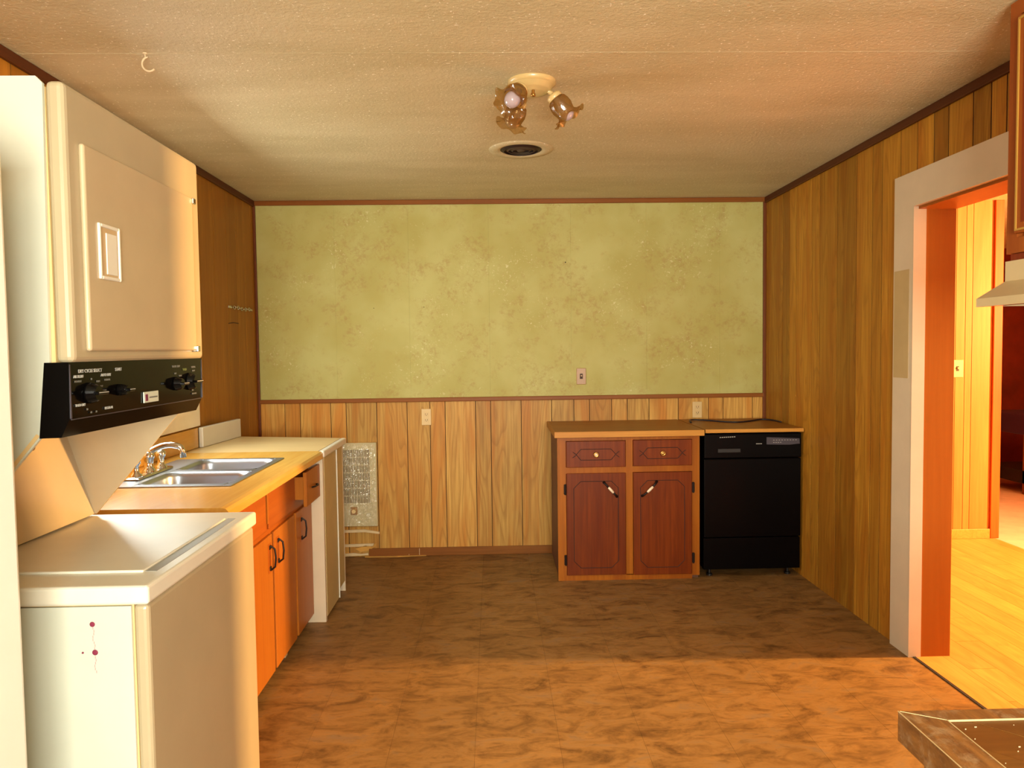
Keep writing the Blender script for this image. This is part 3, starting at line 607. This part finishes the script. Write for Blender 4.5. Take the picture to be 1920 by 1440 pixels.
box('front_edge', (1.282, 1.884, 4.476, 4.4785, .898, .919), M['counter_edge_lit'], bd_)  # same painted-in light along the board's front
tag(bd_, 'thin brown board laid over the black dishwasher', 'board')
bm = BM(); pts = []
cp_ = [(1.296, 4.86, .925), (1.33, 5.0, .928), (1.42, 4.99, .926), (1.52, 4.88, .925), (1.60, 4.84, .925), (1.70, 4.90, .925), (1.80, 4.98, .926), (1.86, 4.93, .926), (1.872, 4.80, .925)]
for i in range(len(cp_)-1):
    p0, p1, p2, p3 = (Vector(cp_[max(i-1, 0)]), Vector(cp_[i]), Vector(cp_[i+1]), Vector(cp_[min(i+2, len(cp_)-1)]))
    for s in range(5):
        q = s/5; pts.append(.5*((2*p1)+(p2-p0)*q+(2*p0-5*p1+4*p2-p3)*q*q+(3*p1-p0-3*p2+p3)*q**3))
pts.append(Vector(cp_[-1])); tube(bm, pts, .005, 8); tag(obj('power_cord', bm, M['cord'], smooth=True), 'black power cord snaking over the board on the dishwasher', 'cord')
# ------------------------------------------------------------------ dishwasher
dw = thing('dishwasher', 'black dishwasher between the wooden cabinet and the right wall', 'dishwasher', (1.58, 4.8, 0))
box('body', (1.285, 1.872, 4.54, D-.04, .05, .892), M['dw_black'], dw)
box('door', (1.278, 1.876, 4.495, 4.54, .252, .735), M['dw_black'], dw, bev=.005, seg=2)
cpn = box('control_panel', (1.278, 1.876, 4.488, 4.54, .740, .890), M['dw_black'], dw, bev=.006)
box('lower_panel', (1.278, 1.876, 4.505, 4.54, .05, .244), M['dw_black'], dw, bev=.003)
bm = BM(); bx(bm, 1.36, 1.50, 4.483, 4.489, .775, .80, .002, 1); obj('latch', bm, M['black_matt'], cpn)
for k in range(8): box('vent_slot', (1.372+k*.0125, 1.380+k*.0125, 4.4865, 4.4885, .866+k*.0004, .871+k*.0004), M['grey_print'], cpn)
bm = BM(); prism(bm, [(1.66, .822), (1.66, .866), (1.862, .856), (1.864, .824), (1.80, .818)], 'y', 4.4862, 4.4885); cw = obj('touch_panel', bm, M['dw_grey'], cpn)
bm = BM()
for k in range(9): bx(bm, 1.70+k*.017, 1.708+k*.017, 4.4852, 4.4863, .846, .849)
for k in range(4): bx(bm, 1.70+k*.014, 1.708+k*.014, 4.4852, 4.4863, .832, .835)
obj('small_print', bm, M['grey_print'], cw)
bm = BM()
for k in range(6): bx(bm, 1.596+k*.0062, 1.600+k*.0062, 4.4862, 4.4885, .824, .829)
obj('small_print', bm, M['grey_print'], cpn)
for x in (1.33, 1.82):
    bm = BM(); lathe(bm, [(.018, 0), (.018, .012), (.008, .014), (.008, .052)], (x, 4.56, 0), (0, 0, 1), 12); obj('leveling_foot', bm, M['black_matt'], dw)
# ------------------------------------------------------------------ wall plates
def plate(name, label, x, z, mat, y=D, w_=.066, h_=.112, kind='outlet', cat='outlet'):
    t_ = thing(name, label, cat, (x, y, z))
    box('cover_plate', (x-w_/2, x+w_/2, y-.006, y, z-h_/2, z+h_/2), mat, t_, bev=.0025)
    if kind == 'outlet':
        for s in (-1, 1):
            bm = BM(); bx(bm, x-.015, x+.015, y-.0078, y-.0058, z+s*.020-.013, z+s*.020+.013, .0008, 1); oo = obj('receptacle', bm, mat, t_)
            bm = BM(); bx(bm, x-.008, x-.0055, y-.0084, y-.0077, z+s*.020-.004, z+s*.020+.006); bx(bm, x+.0055, x+.008, y-.0084, y-.0077, z+s*.020-.004, z+s*.020+.006); bx(bm, x-.002, x+.002, y-.0084, y-.0077, z+s*.020-.010, z+s*.020-.006)
            obj('slot', bm, M['slot'], oo)
    else:
        bm = BM(); bx(bm, x-.010, x+.010, y-.0075, y-.0058, z-.018, z+.018); sp_ = obj('switch_slot', bm, M['slot'], t_); box('toggle', (x-.005, x+.005, y-.017, y-.007, z-.002, z+.010), mat, sp_, bev=.001)
plate('wall_outlet', 'ivory outlet on the panelling to the right of the heater', -.463, .962, M['plate_ivory'])
plate('wall_outlet', 'ivory outlet just above the black dishwasher top', 1.412, .985, M['plate_ivory'])
plate('light_switch', 'brown light switch low on the green wallpaper', .607, 1.228, M['plate_brown'], kind='switch', cat='switch')
plate('hall_switch', 'pale light switch on the bright panelled wall beyond the doorway', 3.345, 1.24, M['plate_ivory'], y=5.2999, w_=.085, h_=.125, kind='switch', cat='switch')
for x, z, l in ((.505, 2.010, 'small dark nail in the upper green wallpaper right of centre'), (-.807, 1.711, 'leftmost tiny nail in the green wallpaper'), (-.466, 1.715, 'tiny nail in the green wallpaper left of centre')):
    bm = BM(); lathe(bm, [(.0001, .006), (.0045 if x > 0 else .003, .005), (.002, 0)], (x, D, z), (0, -1, 0), 8); tag(obj('nail', bm, M['slot']), l, 'nail', 'nails in the green wallpaper')
# chain bracket on left wall
cb = thing('chain_bracket', 'short twisted chrome chain across the dark left panelling', 'bracket', (XL, 4.85, 1.70))
for k in range(9):
    y = 4.68+.035*k; bm = BM(); P_ = []
    for q in range(13):
        a = 2*PI*q/12; c_, s_ = .021*math.cos(a), .010*math.sin(a)
        P_.append((XL+.012+(s_ if k % 2 else 0), y+c_, 1.70+(0 if k % 2 else s_)+.003*math.sin(k)))
    tube(bm, P_, .0028, 6, cap=False); obj('link', bm, M['chrome'], cb, smooth=True)
bm = BM(); bx(bm, XL, XL+.006, 4.60, 4.66, 1.694, 1.71, .002, 1); bx(bm, XL, XL+.006, 4.98, 5.05, 1.694, 1.71, .002, 1); obj('end_plate', bm, M['chrome'], cb)
bm = BM(); tube(bm, [(XL+.001, 4.60, 1.600), (XL+.003, 4.68, 1.607), (XL+.001, 4.78, 1.606)], .0025, 6); tag(obj('scratch_wire', bm, M['routed']), 'thin dark wire scrap on the left panelling under the chain', 'wire')
# ------------------------------------------------------------------ ceiling fixture
cx, cy = .163, 2.895
lf_ = thing('ceiling_light', 'cream ceiling light with three amber ruffled glass shades', 'ceiling light', (cx, cy, H))
bm = BM(); lathe(bm, [(.092, 0), (.092, .010), (.084, .016), (.080, .018), (.074, .034), (.064, .036), (.055, .044), (.045, .046), (.030, .052), (.0001, .054)], (cx, cy, H), (0, 0, -1), 40); obj('canopy', bm, M['canopy'], lf_, smooth=True)
bm = BM(); lathe(bm, [(.006, 0), (.006, .012), (.009, .014), (.008, .024), (.0001, .026)], (cx+.002, cy-.045, H-.046), (0, 0, -1), 14); obj('finial', bm, M['brass'], lf_, smooth=True)
for az, tilt in ((-124, .68), (122, .76), (2, .80)):
    a = math.radians(az); hd = Vector((math.cos(a), math.sin(a), 0)); ax = (hd*math.sqrt(1-tilt*tilt)+Vector((0, 0, -tilt))).normalized()
    p0 = Vector((cx, cy, H-.035))+hd*.05; p1 = p0+hd*.028+Vector((0, 0, -.012))
    bm = BM(); tube(bm, [p0-hd*.02, p0+hd*.012, p1], [.008, .008, .010], 10); arm = obj('arm', bm, M['canopy'], lf_, smooth=True)
    bm = BM(); lathe(bm, [(.0001, 0), (.024, .001), (.030, .008), (.030, .020), (.028, .022)], p1, ax, 24); obj('collar', bm, M['canopy'], arm, smooth=True)
    bm = BM(); lathe(bm, [(.027, .020), (.036, .028), (.041, .045), (.042, .062), (.038, .078), (.036, .088), (.043, .100), (.058, .108), (.064, .109)], p1, ax, 48, ruffle={6: .04, 7: .09, 8: .13})
    sh = obj('shade', bm, M['amber'], lf_, smooth=True)
    bm = BM(); lathe(bm, [(.012, .020), (.013, .040), (.022, .055), (.0295, .075), (.030, .090), (.024, .106), (.012, .115), (.0001, .117)], p1, ax, 24); obj('bulb', bm, M['bulb'], lf_, smooth=True)
# vent
vx, vy = .158, 3.865
vn = thing('ceiling_vent', 'round recessed ceiling air vent behind the light', 'vent', (vx, vy, H))
bm = BM(); lathe(bm, [(.165, 0), (.160, .005), (.125, .008), (.108, .003), (.105, 0)], (vx, vy, H), (0, 0, -1), 48); obj('flange', bm, M['ceiling'], vn, smooth=True)
bm = BM(); lathe(bm, [(.106, .002), (.0001, .0015)], (vx, vy, H), (0, 0, -1), 40); obj('duct', bm, M['vent_dark'], vn)
for r in (.088, .066, .044):
    bm = BM(); lathe(bm, [(r+.010, .002), (r, .010), (r-.002, .010), (r+.007, .002)], (vx, vy, H), (0, 0, -1), 40); obj('louvre_ring', bm, M['vent_dark'] if r > .07 else M['grille_back'], vn, smooth=True)
bm = BM(); lathe(bm, [(.022, .002), (.018, .010), (.0001, .011)], (vx, vy, H), (0, 0, -1), 24); obj('louvre_cap', bm, M['grille_back'], vn, smooth=True)
# hook
hk = thing('ceiling_hook', 'white screw hook in the ceiling above the dryer', 'hook', (-1.164, 2.612, H))
bm = BM(); P_ = [(-1.164, 2.612, H), (-1.164, 2.612, H-.012)]
for q in range(11):
    a = math.radians(100+215*q/10); P_.append((-1.152+.024*math.cos(a), 2.612, H-.036+.024*math.sin(a)))
tube(bm, P_, .0034, 8); obj('hook_wire', bm, M['vent'], hk, smooth=True)
bm = BM(); lathe(bm, [(.009, 0), (.008, .003), (.0001, .004)], (-1.164, 2.612, H), (0, 0, -1), 14); obj('hook_plate', bm, M['vent'], hk)
# ------------------------------------------------------------------ upper cabinet and hood, right
uc = thing('upper_cabinet', 'brown wall cabinet at the upper right corner above the range hood', 'cabinet', (1.73, 1.86, 1.69))
bm = BM(); bx(bm, 1.578, XR-.004, 1.48, 2.24, 1.705, 2.425); obj('carcass', bm, M['oak_upper'], uc)
bm = BM()
for q in ((2.196, 2.24, 1.690, 2.43), (1.48, 1.52, 1.690, 2.43), (1.84, 1.88, 1.690, 2.43), (1.52, 2.196, 2.385, 2.43), (1.52, 2.196, 1.690, 1.735)): bx(bm, 1.56, 1.58, q[0], q[1], q[2], q[3])
obj('face_frame', bm, M['oak_upper'], uc)
for a, b in ((1.888, 2.19), (1.528, 1.832)):
    d = box('door', (1.546, 1.562, a, b, 1.745, 2.375), M['oak_upper'], uc, bev=.003)
    bm = BM()
    for q in ((a+.006, a+.012, 1.752, 2.368), (b-.012, b-.006, 1.752, 2.368), (a+.012, b-.012, 2.362, 2.368), (a+.012, b-.012, 1.752, 1.758)): bx(bm, 1.543, 1.547, *q)
    obj('gilt_line', bm, M['gilt'], d); box('inset_panel', (1.5445, 1.547, a+.03, b-.03, 1.775, 2.345), M['oak_inner'], d)
    bm = BM(); hy_ = b-.05 if a < 1.7 else a+.05; tube(bm, [(1.546, hy_, 1.80), (1.522, hy_, 1.81), (1.522, hy_, 1.88), (1.546, hy_, 1.89)], .0045, 8); obj('handle', bm, M['dark_iron'], d)
rh = thing('range_hood', 'beige range hood mounted under the brown wall cabinet', 'range hood', (1.68, 1.86, 1.53))
bm = BM(); prism(bm, [(XR-.002, 1.668), (1.556, 1.668), (1.556, 1.609), (1.468, 1.557), (1.468, 1.532), (1.476, 1.532), (1.476, 1.552), (1.56, 1.60), (XR-.002, 1.60)], 'y', 1.48, 2.238); obj('shell', bm, M['hood'], rh)
bm = BM(); 
for (a, b) in ((1.482, 1.486), (2.232, 2.236)): prism(bm, [(XR-.002, 1.60), (1.56, 1.60), (1.476, 1.552), (1.476, 1.534), (XR-.002, 1.534)], 'y', a, b)
obj('end_cap', bm, M['hood'], rh)
box('filter', (1.50, XR-.01, 1.49, 2.228, 1.545, 1.55), M['hood_dark'], rh); box('lip', (1.478, 1.50, 1.487, 2.231, 1.532, 1.536), M['chrome'], rh)
box('mounting_rail', (1.57, XR-.004, 1.485, 2.235, 1.669, 1.689), M['oak_inner'], rh)
# ------------------------------------------------------------------ worn wooden table, lower right
wt_ = thing('wooden_table', 'worn wooden table corner with mitred frame in the lower right', 'table', (1.2, .85, 0))
TX0, TX1, TY0, TY1, ZT = .724, 1.56, .42, 1.305, .76; fx, fy = .068, .037
FR = [((TX0, TY1), (TX1, TY1), (TX1-fx, TY1-fy), (TX0+fx, TY1-fy)), ((TX0, TY0), (TX0, TY1), (TX0+fx, TY1-fy), (TX0+fx, TY0+fy)),
      ((TX1, TY1), (TX1, TY0), (TX1-fx, TY0+fy), (TX1-fx, TY1-fy)), ((TX1, TY0), (TX0, TY0), (TX0+fx, TY0+fy), (TX1-fx, TY0+fy))]
for q in FR:
    cxm = sum(p[0] for p in q)/4; cym = sum(p[1] for p in q)/4
    bm = BM(); prism(bm, [(cxm+(p[0]-cxm)*.9992, cym+(p[1]-cym)*.9992) for p in q], 'z', ZT-.055, ZT)
    bmesh.ops.bevel(bm, geom=[e for e in bm.edges], offset=.0012, segments=1, affect='EDGES'); obj('frame_rail', bm, M['worn'], wt_)
box('sub_top', (TX0+fx, TX1-fx, TY0+fy, TY1-fy, ZT-.05, ZT-.012), M['routed'], wt_)
# diagonal boards inside the frame
ang = math.atan2(1.212-1.262, .89-.84); dv = Vector((math.cos(ang), math.sin(ang))); nv = Vector((-dv.y, dv.x))
X0, X1, Y0_, Y1_ = TX0+fx+.001, TX1-fx-.001, TY0+fy+.001, TY1-fy-.001
def clip(poly):
    for (ax_, lim, sgn) in ((0, X0, 1), (0, X1, -1), (1, Y0_, 1), (1, Y1_, -1)):
        out = []
        for i in range(len(poly)):
            p, q = poly[i], poly[(i+1) % len(poly)]; ip = sgn*(p[ax_]-lim) >= 0; iq = sgn*(q[ax_]-lim) >= 0
            if ip: out.append(p)
            if ip != iq:
                s = (lim-p[ax_])/(q[ax_]-p[ax_]); out.append((p[0]+(q[0]-p[0])*s, p[1]+(q[1]-p[1])*s))
        poly = out
        if not poly: return []
    return poly
O = Vector((.84, 1.262)); wbd = .0885
for k in range(-12, 8):
    a, b = k*wbd+.0008, (k+1)*wbd-.0008
    poly = [tuple(O+nv*a-dv*3), tuple(O+nv*a+dv*3), tuple(O+nv*b+dv*3), tuple(O+nv*b-dv*3)]
    poly = clip(poly)
    if len(poly) >= 3:
        bm = BM(); prism(bm, poly, 'z', ZT-.012, ZT-.003-.0006*(k % 2)); obj('board', bm, M['worn_board'], wt_)
bm = BM()   # pale filler line along the inner and outer edges
for q in ((TX0+fx-.0006, TX0+fx+.0012, TY0+fy, TY1-fy), (TX0+fx, TX1-fx, TY1-fy-.0006, TY1-fy+.0002)): bx(bm, *q, ZT-.003, ZT+.0003)
tube(bm, [(TX0+.003, TY1-.002, ZT), (TX0+fx, TY1-fy, ZT)], .0007, 5); bx(bm, TX0-.0003, TX0+.0012, TY0, TY1, ZT-.001, ZT+.0003)
obj('worn_edge', bm, M['pale_wood'], wt_)
bm = BM()
for _ in range(26):
    x, y = rnd.uniform(TX0+fx, TX0+.35), rnd.uniform(.9, TY1-fy); bx(bm, x, x+rnd.uniform(.001, .004), y, y+rnd.uniform(.0005, .001), ZT-.004, ZT-.0020)
obj('paint_fleck', bm, M['torn'], wt_, kind='stuff')
for x in (TX0+.06, TX1-.06):
    for y in (TY0+.06, TY1-.06):
        bm = BM(); bx(bm, x-.03, x+.03, y-.03, y+.03, 0, ZT-.055, .004, 1); obj('leg', bm, M['worn'], wt_)
# ------------------------------------------------------------------ living room table glimpsed through the doorway
lt = thing('side_table', 'dark table with a purplish top in the room beyond the doorway', 'table', (5.4, 7.0, 0))
box('table_top', (4.93, 5.85, 6.75, 7.4, .56, .745), M['purple_top'], lt, bev=.01)
for x in (4.98, 5.80):
    for y in (6.80, 7.35): box('leg', (x-.03, x+.03, y-.03, y+.03, 0, .56), M['jamb'], lt)
box('shelf', (4.95, 5.83, 6.78, 7.37, .10, .22), M['black_matt'], lt)
